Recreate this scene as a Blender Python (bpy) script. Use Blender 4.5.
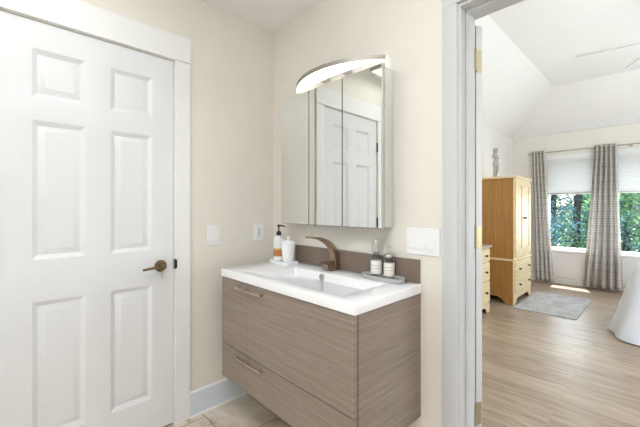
import bpy, bmesh, math, random
from mathutils import Vector, Matrix
for o in list(bpy.data.objects):
    bpy.data.objects.remove(o)
S = bpy.context.scene
COL = S.collection
PI = math.pi
random.seed(7)

# ------------------------------------------------------------------ camera
cam_d = bpy.data.cameras.new('camera')
cam = bpy.data.objects.new('camera', cam_d)
COL.objects.link(cam)
cam.location = (0, 0, 1.22)
cam.rotation_euler = (PI/2, 0, math.radians(46.0))
cam_d.sensor_width = 36.0
cam_d.lens = 36.0*333/640
cam_d.shift_y = -(213.5-208)/640
cam_d.clip_start = 0.02
S.camera = cam

# ------------------------------------------------------------------ world, sun, daylight, exposure
W = bpy.data.worlds.new('sky'); S.world = W
W.use_nodes = True
wn, wl = W.node_tree.nodes, W.node_tree.links
bg = wn['Background']
sky = wn.new('ShaderNodeTexSky')
sky.sky_type = 'NISHITA'
sky.sun_disc = False
sky.sun_elevation = math.radians(50)
sky.sun_rotation = math.radians(20)
wl.new(sky.outputs[0], bg.inputs[0])
bg.inputs[1].default_value = 0.7

def light(name, kind, loc, rot, power, color=(1, 1, 1), size=(1, 1)):
    d = bpy.data.lights.new(name, kind)
    d.energy = power; d.color = color
    if kind == 'AREA':
        d.shape = 'RECTANGLE'; d.size, d.size_y = size
    o = bpy.data.objects.new(name, d); COL.objects.link(o)
    o.location = loc; o.rotation_euler = rot
    return o
sun = light('sun', 'SUN', (0, 9, 9), (0, 0, 0), 40.0, (1, .95, .87))
sun.data.angle = math.radians(0.6)
sun.rotation_euler = Vector((0.22, -1.0, -3.4)).to_track_quat('-Z', 'Y').to_euler()
# bathroom: added daylight-white fill lights out of view, not fixtures of the room
light('bathroom_overhead_fill', 'AREA', (-0.45, 0.0, 2.44), (0, 0, 0), 15, (.87, .94, 1), (1.0, 1.0))  # added overhead fill
light('bathroom_up_fill', 'AREA', (-0.1, -0.1, 1.9), (math.radians(180), 0, 0), 20, (.88, .95, 1), (.9, .9))  # added fill aimed up to brighten the ceiling
light('bathroom_rear_fill', 'AREA', (-0.3, -1.55, 1.25), (math.radians(90), 0, 0), 6.5, (.88, .945, 1), (1.6, 1.2))  # added fill from behind the camera; no window there
# bedroom: daylight through the two windows, then added fill lights
light('bedroom_window_light', 'AREA', (-0.35, 6.75, 1.2), (math.radians(-90), 0, 0), 60, (.93, .965, 1), (1.9, 1.2))
light('bedroom_side_fill', 'AREA', (3.1, 4.0, 1.4), (0, math.radians(90), 0), 14, (.96, .98, 1), (1.4, 2.4))  # added fill from the unseen right side; its window is invented
light('bedroom_up_fill', 'AREA', (1.0, 4.0, 1.9), (math.radians(180), 0, 0), 17, (.91, .96, 1), (2.6, 2.6))  # added fill below the ceiling, aimed upward
light('bedroom_wall_fill', 'AREA', (1.6, 1.75, 1.7), (math.radians(90), 0, math.radians(12)), 53, (.87, .94, 1), (1.6, 1.2))  # added fill facing the window wall, no lamp there

S.view_settings.view_transform = 'Standard'
S.view_settings.look = 'None'
S.view_settings.exposure = 0.21
S.view_settings.gamma = 1.0
S.view_settings.use_curve_mapping = False
try:
    S.cycles.max_bounces = 12; S.cycles.diffuse_bounces = 6
    S.cycles.glossy_bounces = 6; S.cycles.transparent_max_bounces = 16
    S.cycles.caustics_reflective = False; S.cycles.caustics_refractive = False
    S.cycles.sample_clamp_indirect = 6.0
except Exception:
    pass

# ------------------------------------------------------------------ materials
def lin(c):
    f = lambda v: v/12.92 if v <= 0.04045 else ((v+0.055)/1.055)**2.4
    return tuple(f(x/255.0) for x in c) + (1.0,)

def base(name, rgb, rough=0.5, metal=0.0, spec=0.5):
    m = bpy.data.materials.new(name); m.use_nodes = True
    b = m.node_tree.nodes['Principled BSDF']
    b.inputs['Base Color'].default_value = lin(rgb)
    b.inputs['Roughness'].default_value = rough
    b.inputs['Metallic'].default_value = metal
    b.inputs['Specular IOR Level'].default_value = spec
    return m, m.node_tree.nodes, m.node_tree.links, b

def coords(n, l, scale=(1, 1, 1)):
    tc = n.new('ShaderNodeTexCoord'); mp = n.new('ShaderNodeMapping')
    mp.inputs['Scale'].default_value = scale
    l.new(tc.outputs['Object'], mp.inputs['Vector'])
    return mp.outputs['Vector']

def ramp(n, l, fac, stops):
    r = n.new('ShaderNodeValToRGB')
    e = r.color_ramp.elements
    e[0].position, e[0].color = stops[0][0], lin(stops[0][1])
    e[1].position, e[1].color = stops[-1][0], lin(stops[-1][1])
    for p, c in stops[1:-1]:
        x = e.new(p); x.color = lin(c)
    l.new(fac, r.inputs['Fac'])
    return r.outputs['Color']

def noise(n, l, vec, scale, detail=3, rough=.5, dist=0.0):
    t = n.new('ShaderNodeTexNoise')
    t.inputs['Scale'].default_value = scale; t.inputs['Detail'].default_value = detail
    t.inputs['Roughness'].default_value = rough; t.inputs['Distortion'].default_value = dist
    l.new(vec, t.inputs['Vector'])
    return t.outputs['Fac']

def bump(n, l, b, h, strength, dist=0.002):
    p = n.new('ShaderNodeBump'); p.inputs['Strength'].default_value = strength
    p.inputs['Distance'].default_value = dist
    l.new(h, p.inputs['Height']); l.new(p.outputs['Normal'], b.inputs['Normal'])

def paint(name, rgb, rough=0.5, var=2, bs=0.05, spec=.5, scale=6):
    m, n, l, b = base(name, rgb, rough, 0, spec)
    v = coords(n, l)
    f = noise(n, l, v, scale, 3)
    l.new(ramp(n, l, f, [(.3, tuple(max(0, c-var) for c in rgb)), (.7, tuple(min(255, c+var) for c in rgb))]), b.inputs['Base Color'])
    if bs:
        bump(n, l, b, noise(n, l, v, 260, 2), bs, .001)
    return m

def metal(name, rgb, rough=.3):
    m, n, l, b = base(name, rgb, rough, 1.0)
    v = coords(n, l, (1, 1, 8))
    f = noise(n, l, v, 30, 2)
    mr = n.new('ShaderNodeMapRange'); l.new(f, mr.inputs[0])
    mr.inputs[3].default_value = rough*.95; mr.inputs[4].default_value = rough*1.05
    l.new(mr.outputs[0], b.inputs['Roughness'])
    return m

def wood(name, dark, mid, light_, scale, rough=.45, n1=1.0, spec=.4):
    m, n, l, b = base(name, mid, rough, 0, spec)
    v = coords(n, l, scale)
    f1 = noise(n, l, v, 3.0*n1, 6, .65, .15)
    f2 = noise(n, l, v, 14.0*n1, 3, .6)
    mx = n.new('ShaderNodeMath'); mx.operation = 'MULTIPLY_ADD'
    l.new(f2, mx.inputs[0]); mx.inputs[1].default_value = .35
    mm = n.new('ShaderNodeMath'); mm.operation = 'MULTIPLY'; mm.inputs[1].default_value = .65
    l.new(f1, mm.inputs[0]); l.new(mm.outputs[0], mx.inputs[2])
    l.new(ramp(n, l, mx.outputs[0], [(.32, dark), (.5, mid), (.68, light_)]), b.inputs['Base Color'])
    bump(n, l, b, mx.outputs[0], .08, .001)
    return m

M = {}
M['wall'] = paint('warm_beige_wall_paint', (231, 226, 217), .32, 1.5, .05, .5)
M['bed_wall'] = paint('bedroom_white_wall_paint', (236, 234, 230), .6, 1, .04, .3)
M['win_wall'] = paint('bedroom_cream_wall_paint', (233, 229, 221), .6, 1, .04, .3)
M['ceil'] = paint('white_ceiling_paint', (240, 239, 237), .7, 1, .05, .2)
M['white'] = paint('white_trim_paint', (236, 236, 236), .35, 1, .02)
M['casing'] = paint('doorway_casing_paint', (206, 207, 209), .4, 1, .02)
M['door'] = paint('white_door_paint', (225, 226, 229), .38, 1, .03)
M['baseb'] = paint('pale_grey_baseboard', (218, 225, 234), .35, 1, .02)
M['plastic'] = paint('white_plastic', (238, 238, 240), .3, 1, 0)
M['porcelain'] = paint('white_porcelain', (240, 240, 242), .16, 1, 0)
M['brass'] = metal('polished_brass', (184, 175, 146), .42)
M['bronze'] = metal('antique_bronze', (122, 101, 80), .3)
M['nickel'] = metal('brushed_champagne_bronze', (168, 147, 124), .28)
M['handle'] = metal('brushed_bronze_pull', (200, 182, 164), .35)
M['chrome'] = metal('brushed_nickel', (200, 196, 190), .25)
M['rim'] = metal('satin_lamp_rim', (168, 162, 154), .5)
M['alu'] = metal('brushed_aluminium', (205, 205, 203), .38)
M['dark'] = paint('dark_bronze', (38, 32, 28), .5, 2, 0)
M['black'] = paint('black_plastic', (20, 20, 21), .35, 2, 0)
M['taupe'] = paint('taupe_backsplash', (126, 110, 98), .35, 3, .02, .4, 4)
M['vanity'] = wood('taupe_oak_veneer', (126, 112, 102), (144, 130, 119), (161, 148, 137), (1.0, 1.0, 34), .42, .9)
M['vanity_dark'] = paint('cabinet_gap_shade', (52, 42, 36), .6, 2, 0)  # dark colour standing in for shade inside cabinet gaps
M['pine'] = wood('lit_pine', (216, 192, 146), (230, 210, 168), (238, 222, 186), (2, 2, 14), .4, .6)  # pine fronts, with the pale window glare put into the colour
M['pine_shaded'] = wood('shaded_pine', (150, 104, 52), (168, 121, 64), (184, 138, 80), (14, 2, 1.0), .42, .8)  # same pine, with the shade of the armoire side put into the colour
M['dresser_top'] = wood('greyed_pine_top', (150, 134, 114), (166, 150, 130), (180, 166, 146), (10, 1.5, 4), .4, .6)
M['stone'] = paint('white_stone', (172, 171, 170), .7, 12, .2, .3, 30)
M['blind'] = None
M['edge'] = paint('dark_mirror_edge', (88, 84, 80), .4, 2, 0)
M['blade'] = paint('pale_grey_blade', (196, 196, 196), .5, 2, 0)

def tr_mat(name, rgb, mixf, tex=False):
    m = bpy.data.materials.new(name); m.use_nodes = True
    n, l = m.node_tree.nodes, m.node_tree.links
    b = n['Principled BSDF']; b.inputs['Base Color'].default_value = lin(rgb); b.inputs['Roughness'].default_value = .9
    b.inputs['Specular IOR Level'].default_value = .1
    t = n.new('ShaderNodeBsdfTranslucent'); t.inputs[0].default_value = lin(rgb)
    x = n.new('ShaderNodeMixShader'); x.inputs[0].default_value = mixf
    l.new(b.outputs[0], x.inputs[1]); l.new(t.outputs[0], x.inputs[2])
    l.new(x.outputs[0], n['Material Output'].inputs[0])
    return m, n, l, b, t
m, n, l, b, t = tr_mat('white_cellular_shade_fabric', (240, 240, 240), .22)
v = coords(n, l, (1, 1, 1))
w_ = n.new('ShaderNodeTexWave'); w_.wave_type = 'BANDS'; w_.bands_direction = 'Z'; w_.inputs['Scale'].default_value = 8
l.new(v, w_.inputs['Vector'])
bump(n, l, b, w_.outputs['Fac'], .15, .004)
M['blind'] = m

# patterned curtain: grey-taupe linen with a small diamond lattice and pale cross bands
m, n, l, b, t = tr_mat('grey_lattice_curtain_fabric', (178, 172, 164), .35)
tc = n.new('ShaderNodeTexCoord'); mp = n.new('ShaderNodeMapping')
l.new(tc.outputs['UV'], mp.inputs['Vector'])
mp.inputs['Rotation'].default_value = (0, 0, PI/4); mp.inputs['Scale'].default_value = (40, 40, 1)
ck = n.new('ShaderNodeTexChecker'); ck.inputs['Scale'].default_value = 1.0
l.new(mp.outputs[0], ck.inputs['Vector'])
ck.inputs['Color1'].default_value = lin((236, 233, 228)); ck.inputs['Color2'].default_value = lin((208, 204, 199))
mp2 = n.new('ShaderNodeMapping'); mp2.inputs['Scale'].default_value = (6, 5, 1)
l.new(tc.outputs['UV'], mp2.inputs['Vector'])
br = n.new('ShaderNodeTexBrick'); br.offset = 0.0
br.inputs['Scale'].default_value = 1; br.inputs['Mortar Size'].default_value = .045; br.inputs['Brick Width'].default_value = .9; br.inputs['Row Height'].default_value = .55
br.inputs['Color1'].default_value = (1, 1, 1, 1); br.inputs['Color2'].default_value = (1, 1, 1, 1); br.inputs['Mortar'].default_value = (.89, .88, .88, 1)
l.new(mp2.outputs[0], br.inputs['Vector'])
mx = n.new('ShaderNodeMixRGB'); mx.blend_type = 'MULTIPLY'; mx.inputs[0].default_value = 1
l.new(ck.outputs[0], mx.inputs[1]); l.new(br.outputs[0], mx.inputs[2])
l.new(mx.outputs[0], b.inputs['Base Color']); l.new(mx.outputs[0], t.inputs[0])
M['curtain'] = m

# bedroom laminate planks running along x
m, n, l, b = base('oak_laminate_planks', (190, 172, 150), .37, 0, .4)
v = coords(n, l)
br = n.new('ShaderNodeTexBrick'); br.offset = .37; br.offset_frequency = 2
br.inputs['Scale'].default_value = 1; br.inputs['Brick Width'].default_value = 1.25; br.inputs['Row Height'].default_value = .185
br.inputs['Mortar Size'].default_value = .0018; br.inputs['Mortar Smooth'].default_value = .2; br.inputs['Bias'].default_value = 0
br.inputs['Color1'].default_value = (0, 0, 0, 1); br.inputs['Color2'].default_value = (1, 1, 1, 1); br.inputs['Mortar'].default_value = (.5, .5, .5, 1)
l.new(v, br.inputs['Vector'])
vs = n.new('ShaderNodeVectorMath'); vs.operation = 'MULTIPLY_ADD'
l.new(br.outputs['Color'], vs.inputs[0]); vs.inputs[1].default_value = (3, 7, 5); l.new(coords(n, l, (2.0, 24, 1)), vs.inputs[2])
f1 = noise(n, l, vs.outputs[0], 1.7, 5, .62, .4)
plank = ramp(n, l, f1, [(.28, (140, 120, 101)), (.5, (174, 155, 135)), (.72, (196, 179, 160))])
tint = n.new('ShaderNodeMixRGB'); tint.blend_type = 'MULTIPLY'; tint.inputs[0].default_value = 1
tr = ramp(n, l, br.outputs['Color'], [(0, (228, 226, 224)), (1, (255, 255, 255))])
l.new(plank, tint.inputs[1]); l.new(tr, tint.inputs[2])
mo = n.new('ShaderNodeMixRGB'); l.new(br.outputs['Fac'], mo.inputs[0]); l.new(tint.outputs[0], mo.inputs[1]); mo.inputs[2].default_value = lin((158, 141, 124))
l.new(mo.outputs[0], b.inputs['Base Color'])
bump(n, l, b, f1, .06, .002)
M['planks'] = m

# bathroom marble-look tile
m, n, l, b = base('beige_marble_tile', (205, 194, 180), .22, 0, .5)
v = coords(n, l)
mp = n.new('ShaderNodeMapping'); mp.inputs['Location'].default_value = (.37, .03, 0)
l.new(v, mp.inputs['Vector'])
br = n.new('ShaderNodeTexBrick'); br.offset = .5
br.inputs['Scale'].default_value = 1; br.inputs['Brick Width'].default_value = .6; br.inputs['Row Height'].default_value = .3
br.inputs['Mortar Size'].default_value = .0025
br.inputs['Color1'].default_value = (0, 0, 0, 1); br.inputs['Color2'].default_value = (1, 1, 1, 1); br.inputs['Mortar'].default_value = (.5, .5, .5, 1)
l.new(mp.outputs[0], br.inputs['Vector'])
vs = n.new('ShaderNodeVectorMath'); vs.operation = 'MULTIPLY_ADD'
l.new(br.outputs['Color'], vs.inputs[0]); vs.inputs[1].default_value = (2, 5, 3); l.new(coords(n, l, (1.0, 1.6, 1)), vs.inputs[2])
f1 = noise(n, l, vs.outputs[0], 3.2, 7, .62, 1.4)
tile = ramp(n, l, f1, [(.27, (158, 136, 116)), (.40, (206, 191, 173)), (.55, (226, 215, 202)), (.75, (234, 226, 216))])
mo = n.new('ShaderNodeMixRGB'); l.new(br.outputs['Fac'], mo.inputs[0]); l.new(tile, mo.inputs[1]); mo.inputs[2].default_value = lin((142, 122, 104))
l.new(mo.outputs[0], b.inputs['Base Color'])
M['tile'] = m

# rug
m, n, l, b = base('grey_woven_rug', (178, 178, 180), .95, 0, .1)
v = coords(n, l)
f1 = noise(n, l, v, 55, 4, .7); f2 = noise(n, l, v, 7, 3, .6)
mm = n.new('ShaderNodeMath'); mm.operation = 'MULTIPLY_ADD'; l.new(f1, mm.inputs[0]); mm.inputs[1].default_value = .6
m2 = n.new('ShaderNodeMath'); m2.operation = 'MULTIPLY'; m2.inputs[1].default_value = .4; l.new(f2, m2.inputs[0]); l.new(m2.outputs[0], mm.inputs[2])
l.new(ramp(n, l, mm.outputs[0], [(.35, (146, 147, 151)), (.5, (182, 182, 184)), (.65, (208, 208, 208))]), b.inputs['Base Color'])
bump(n, l, b, f1, .5, .004)
M['rug'] = m

# bedspread
m, n, l, b = base('white_cotton_bedspread', (224, 228, 238), .85, 0, .15)
v = coords(n, l)
l.new(ramp(n, l, noise(n, l, v, 9, 3), [(.3, (220, 225, 236)), (.7, (227, 231, 240))]), b.inputs['Base Color'])
bump(n, l, b, noise(n, l, v, 22, 3), .12, .01)
M['spread'] = m
M['throw'] = paint('taupe_knit_throw', (176, 168, 158), .9, 6, .3, .1, 40)

# mirror
m, n, l, b = base('silver_mirror', (232, 234, 232), .0, 1.0)
b.inputs['Roughness'].default_value = .008
M['mirror'] = m

def glass(name, rgb, rough=0.0, gl=.12):
    m = bpy.data.materials.new(name); m.use_nodes = True
    n, l = m.node_tree.nodes, m.node_tree.links
    n.remove(n['Principled BSDF'])
    t = n.new('ShaderNodeBsdfTransparent'); t.inputs[0].default_value = lin(rgb)
    g = n.new('ShaderNodeBsdfGlossy'); g.inputs['Roughness'].default_value = rough; g.inputs[0].default_value = (1, 1, 1, 1)
    lw = n.new('ShaderNodeLayerWeight'); lw.inputs[0].default_value = .25
    ml = n.new('ShaderNodeMath'); ml.operation = 'MULTIPLY_ADD'; l.new(lw.outputs['Fresnel'], ml.inputs[0]); ml.inputs[1].default_value = .5; ml.inputs[2].default_value = gl*.2
    x = n.new('ShaderNodeMixShader'); l.new(ml.outputs[0], x.inputs[0]); l.new(t.outputs[0], x.inputs[1]); l.new(g.outputs[0], x.inputs[2])
    l.new(x.outputs[0], n['Material Output'].inputs[0])
    return m
M['pane'] = glass('window_glass', (239, 242, 243))
M['clear'] = glass('clear_bottle_glass', (228, 230, 230), .03)
M['tray_glass'] = glass('grey_tray_glass', (190, 194, 194), .05)

def emit(name, rgb, strength):
    m, n, l, b = base(name, rgb, .5)
    b.inputs['Emission Color'].default_value = lin(rgb); b.inputs['Emission Strength'].default_value = strength
    return m
M['lamp'] = emit('lit_frosted_diffuser', (255, 251, 245), 4.2)
M['panel'] = emit('lit_ceiling_panel', (255, 253, 250), 1.8)

def label_mat(name, bands):
    """horizontal colour bands by local height (metres above the object's origin)"""
    m, n, l, b = base(name, (240, 240, 240), .35)
    tc = n.new('ShaderNodeTexCoord'); sp = n.new('ShaderNodeSeparateXYZ'); l.new(tc.outputs['Object'], sp.inputs[0])
    r = n.new('ShaderNodeValToRGB'); r.color_ramp.interpolation = 'CONSTANT'
    mr = n.new('ShaderNodeMapRange'); mr.inputs[1].default_value = 0; mr.inputs[2].default_value = .25
    l.new(sp.outputs['Z'], mr.inputs[0]); l.new(mr.outputs[0], r.inputs[0])
    e = r.color_ramp.elements
    e[0].position, e[0].color = 0, lin(bands[0][1])
    e[1].position, e[1].color = bands[1][0]/.25, lin(bands[1][1])
    for h, c in bands[2:]:
        x = e.new(h/.25); x.color = lin(c)
    l.new(r.outputs[0], b.inputs['Base Color'])
    return m

# ------------------------------------------------------------------ mesh helpers
class MB:
    def __init__(self):
        self.bm = bmesh.new(); self.mi = 0
    def faces(self, vs, fs):
        bv = [self.bm.verts.new(v) for v in vs]
        for f in fs:
            try:
                x = self.bm.faces.new([bv[i] for i in f]); x.material_index = self.mi
            except ValueError:
                pass
        return bv
    def box(self, x0, x1, y0, y1, z0, z1):
        self.faces([(x0, y0, z0), (x1, y0, z0), (x1, y1, z0), (x0, y1, z0), (x0, y0, z1), (x1, y0, z1), (x1, y1, z1), (x0, y1, z1)],
                   [(0, 3, 2, 1), (4, 5, 6, 7), (0, 1, 5, 4), (1, 2, 6, 5), (2, 3, 7, 6), (3, 0, 4, 7)])
        return self
    def loft(self, rings, cap=True, closed=True):
        k = len(rings[0]); bv = [[self.bm.verts.new(p) for p in r] for r in rings]
        for a, b in zip(bv, bv[1:]):
            for i in range(k if closed else k-1):
                j = (i+1) % k
                f = self.bm.faces.new((a[i], a[j], b[j], b[i])); f.material_index = self.mi
        if cap and closed:
            f = self.bm.faces.new(list(reversed(bv[0]))); f.material_index = self.mi
            f = self.bm.faces.new(bv[-1]); f.material_index = self.mi
        return self
    def lathe(self, prof, c=(0, 0, 0), axis='Z', n=32, sx=1, sy=1):
        rings = []
        for r, h in prof:
            ring = []
            for i in range(n):
                a = 2*PI*i/n; u, v = r*math.cos(a)*sx, r*math.sin(a)*sy
                p = {'Z': (u, v, h), 'Y': (u, -h, v), '-Y': (u, h, v), 'X': (h, u, v)}[axis]
                ring.append((c[0]+p[0], c[1]+p[1], c[2]+p[2]))
            rings.append(ring)
        return self.loft(rings)
    def tube(self, pts, r, n=12):
        pts = [Vector(p) for p in pts]; rings = []
        rr = r if isinstance(r, (list, tuple)) else [r]*len(pts)
        up = Vector((0, 0, 1))
        for i, p in enumerate(pts):
            d = (pts[min(i+1, len(pts)-1)]-pts[max(i-1, 0)]).normalized()
            a = d.cross(up)
            if a.length < 1e-3: a = d.cross(Vector((1, 0, 0)))
            a.normalize(); b = d.cross(a).normalized()
            rings.append([tuple(p+a*(rr[i]*math.cos(2*PI*k/n))+b*(rr[i]*math.sin(2*PI*k/n))) for k in range(n)])
        return self.loft(rings)
    def prism(self, poly, axis, a, b):
        """poly of 2-D points extruded along axis from a to b"""
        f = {'X': lambda p, t: (t, p[0], p[1]), 'Y': lambda p, t: (p[0], t, p[1]), 'Z': lambda p, t: (p[0], p[1], t)}[axis]
        return self.loft([[f(p, a) for p in poly], [f(p, b) for p in poly]])
    def build(self, name, mats, parent=None, bevel=0, seg=2, smooth=35, sub=0):
        bmesh.ops.recalc_face_normals(self.bm, faces=self.bm.faces)
        me = bpy.data.meshes.new(name)
        o = bpy.data.objects.new(name, me); COL.objects.link(o)
        off = Vector((0, 0, 0))
        r = parent
        if parent is not None:
            while r.parent: r = r.parent
            off = r.location
            bmesh.ops.translate(self.bm, verts=self.bm.verts, vec=-off)
            o.parent = parent
        self.bm.to_mesh(me); self.bm.free()
        for x in (mats if isinstance(mats, (list, tuple)) else [mats]): me.materials.append(x)
        if bevel:
            md = o.modifiers.new('bevel', 'BEVEL'); md.width = bevel; md.segments = seg; md.limit_method = 'ANGLE'; md.angle_limit = math.radians(40)
            md.harden_normals = False
        if sub:
            md = o.modifiers.new('sub', 'SUBSURF'); md.levels = sub; md.render_levels = sub
        if smooth:
            for p in me.polygons: p.use_smooth = True
            try:
                me.set_sharp_from_angle(angle=math.radians(smooth))
            except Exception:
                pass
        return o

def B(*a):
    return MB().box(*a)
def thing(name, loc, label, cat, group=None, rz=0):
    o = bpy.data.objects.new(name, None); COL.objects.link(o)
    o.location = loc; o.rotation_euler = (0, 0, rz); o.empty_display_size = .1
    o['label'] = label; o['category'] = cat
    if group: o['group'] = group
    return o
def tag(o, label, cat, group=None, kind=None):
    o['label'] = label; o['category'] = cat
    if group: o['group'] = group
    if kind: o['kind'] = kind
    return o
def struct(o):
    o['kind'] = 'structure'; return o
def origin(o, loc):
    """move a top-level mesh object's origin to loc without moving its shape"""
    o.data.transform(Matrix.Translation(-Vector(loc))); o.location = loc; return o
def dup(root, loc, rz=None, label=None):
    r = root.copy(); COL.objects.link(r); r.location = loc
    if rz is not None: r.rotation_euler = (0, 0, rz)
    if label: r['label'] = label
    for ch in list(root.children):
        c = ch.copy(); COL.objects.link(c); c.parent = r
        for g in list(ch.children):
            d = g.copy(); COL.objects.link(d); d.parent = c
    return r

# ================================================================== SETTING
XD, YV, ZC = -1.925, 1.399, 2.458
# bathroom floor / ceiling
struct(B(-2.05, 1.5, -1.6, 1.47, -.1, 0).build('floor', M['tile']))
struct(B(-2.05, 1.5, -1.6, 1.40, ZC, ZC+.1).build('ceiling', M['ceil']))
# door wall, recessed behind the door leaf
w = MB().box(-2.1, -1.972, -1.6, YV+.14, 0, ZC+.05)
w.box(-1.972, XD, -1.6, -.007, 0, ZC+.05).box(-1.972, XD, .7105, YV+.14, 0, ZC+.05).box(-1.972, XD, -.007, .7105, 2.049, ZC+.05)
struct(w.build('wall_left', M['wall']))
# vanity wall with the doorway
DX0, DX1, DZ, YB = -.607, .205, 2.08, 1.548
w = MB().box(-1.98, DX0, YV, YB, 0, 2.52).box(DX1, 3.3, YV, YB, 0, 2.52).box(DX0, DX1, YV, YB, DZ, 2.52)
struct(w.build('wall_back', M['wall']))
struct(B(1.4, 1.5, -1.6, YV, 0, ZC+.05).build('wall_right', M['wall']))
struct(B(-2.05, 1.5, -1.7, -1.6, 0, ZC+.05).build('wall_front', M['wall']))
# bedroom shell
BX, BY, BZ, CZ, DI = -1.86, 6.53, 2.437, 2.97, .747
struct(B(-1.98, 3.3, 1.47, 6.7, -.1, 0).build('floor_bedroom', M['planks']))
struct(B(-1.98, BX, YB, 6.66, 0, 2.7).build('wall_bedroom_left', M['bed_wall']))
WIN = [(-1.36, -.70), (-.50, .30)]
Z0, Z1 = .545, 2.0
w = MB().box(-1.98, WIN[0][0], BY, 6.66, 0, 2.7).box(WIN[0][1], WIN[1][0], BY, 6.66, 0, 2.7).box(WIN[1][1], 3.3, BY, 6.66, 0, 2.7)
for a, b in WIN:
    w.box(a, b, BY, 6.66, 0, Z0).box(a, b, BY, 6.66, Z1, 2.7)
struct(w.build('wall_bedroom_back', M['win_wall']))
w = MB().box(3.2, 3.3, YB, 6.66, 0, .6).box(3.2, 3.3, YB, 6.66, 2.1, 2.7).box(3.2, 3.3, YB, 2.7, .6, 2.1).box(3.2, 3.3, 5.3, 6.66, .6, 2.1)  # unseen opening added to go with the side fill
struct(w.build('wall_bedroom_right', M['bed_wall']))
# hipped vault
a = [(BX, YB, BZ), (3.2, YB, BZ), (3.2, BY, BZ), (BX, BY, BZ)]
c = [(BX+DI, YB+DI, CZ), (3.2-DI, YB+DI, CZ), (3.2-DI, BY-DI, CZ), (BX+DI, BY-DI, CZ)]
w = MB(); w.faces(a+c+[(x, y, z+.12) for x, y, z in a]+[(x, y, z+.12) for x, y, z in c],
    [(0, 1, 5, 4), (1, 2, 6, 5), (2, 3, 7, 6), (3, 0, 4, 7), (4, 5, 6, 7), (8, 9, 13, 12), (9, 10, 14, 13), (10, 11, 15, 14), (11, 8, 12, 15), (12, 13, 14, 15), (0, 1, 9, 8), (1, 2, 10, 9), (2, 3, 11, 10), (3, 0, 8, 11)])
struct(w.build('ceiling_bedroom', M['ceil'], smooth=0))
struct(MB().prism([(BY, BZ-.008), (BY, BZ+.03), (BY-.15, BZ+.13), (BY-.15, BZ+.103), (BY-.04, BZ-.004)], 'X', BX+.01, 3.19).build('trim_ceiling', M['white']))

# casing of the bathroom door
CX = XD+.015
struct(B(XD, CX, .716, .802, 0, 2.052).build('trim_1', M['white'], bevel=.002))
struct(B(XD, CX, -.097, -.011, 0, 2.052).build('trim_2', M['white'], bevel=.002))
struct(B(XD, CX+.002, -.105, .804, 2.0535, 2.195).build('trim_3', M['white'], bevel=.002))
# baseboards
bl_ = struct(MB().prism([(XD, 0), (XD+.013, 0), (XD+.013, .137), (XD, .137)], 'Y', .8025, YV).build('baseboard_left', M['baseb']))
MB().prism([(XD, .137), (XD+.013, .137), (XD+.011, .144), (XD+.005, .147), (XD, .147)], 'Y', .8025, YV).build('top_bead', M['white'], bl_)
MB().prism([(XD+.013, 0), (XD+.020, 0), (XD+.019, .006), (XD+.013, .010)], 'Y', .8025, YV-.013).build('shoe_bead', M['white'], bl_)
struct(MB().prism([(YV, 0), (YV-.013, 0), (YV-.013, .135), (YV-.006, .147), (YV, .147)], 'X', XD+.013, -.670).build('baseboard_back', M['baseb']))
struct(MB().prism([(BX, 0), (BX+.013, 0), (BX+.013, .1), (BX, .11)], 'Y', YB, BY).build('baseboard_bedroom_left', M['white']))
struct(MB().prism([(BY, 0), (BY-.013, 0), (BY-.013, .09), (BY, .10)], 'X', BX+.013, 3.2).build('baseboard_bedroom_back', M['white']))

# casing, jamb and stop of the doorway into the bedroom
def casing_profile(x0, x1, s):
    # stepped colonial casing, thick outer band first
    return [(x0, YV), (x0, YV-.020), (x0+s*.004, YV-.022), (x0+s*.060, YV-.019), (x0+s*.063, YV-.012), (x1, YV-.010), (x1, YV)]
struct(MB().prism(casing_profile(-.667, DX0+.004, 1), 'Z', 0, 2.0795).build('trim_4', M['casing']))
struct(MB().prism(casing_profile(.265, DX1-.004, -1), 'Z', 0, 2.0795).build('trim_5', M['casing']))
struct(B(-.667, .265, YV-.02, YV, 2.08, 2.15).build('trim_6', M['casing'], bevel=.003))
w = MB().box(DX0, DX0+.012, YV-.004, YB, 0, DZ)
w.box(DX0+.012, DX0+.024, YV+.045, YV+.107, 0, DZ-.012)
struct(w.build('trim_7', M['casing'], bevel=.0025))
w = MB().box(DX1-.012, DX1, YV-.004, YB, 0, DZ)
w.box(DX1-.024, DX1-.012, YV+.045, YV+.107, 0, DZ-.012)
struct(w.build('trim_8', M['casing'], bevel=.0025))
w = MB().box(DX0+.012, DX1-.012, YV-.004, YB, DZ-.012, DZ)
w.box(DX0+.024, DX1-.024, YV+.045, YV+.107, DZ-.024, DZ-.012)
struct(w.build('trim_9', M['casing'], bevel=.0025))

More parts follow.
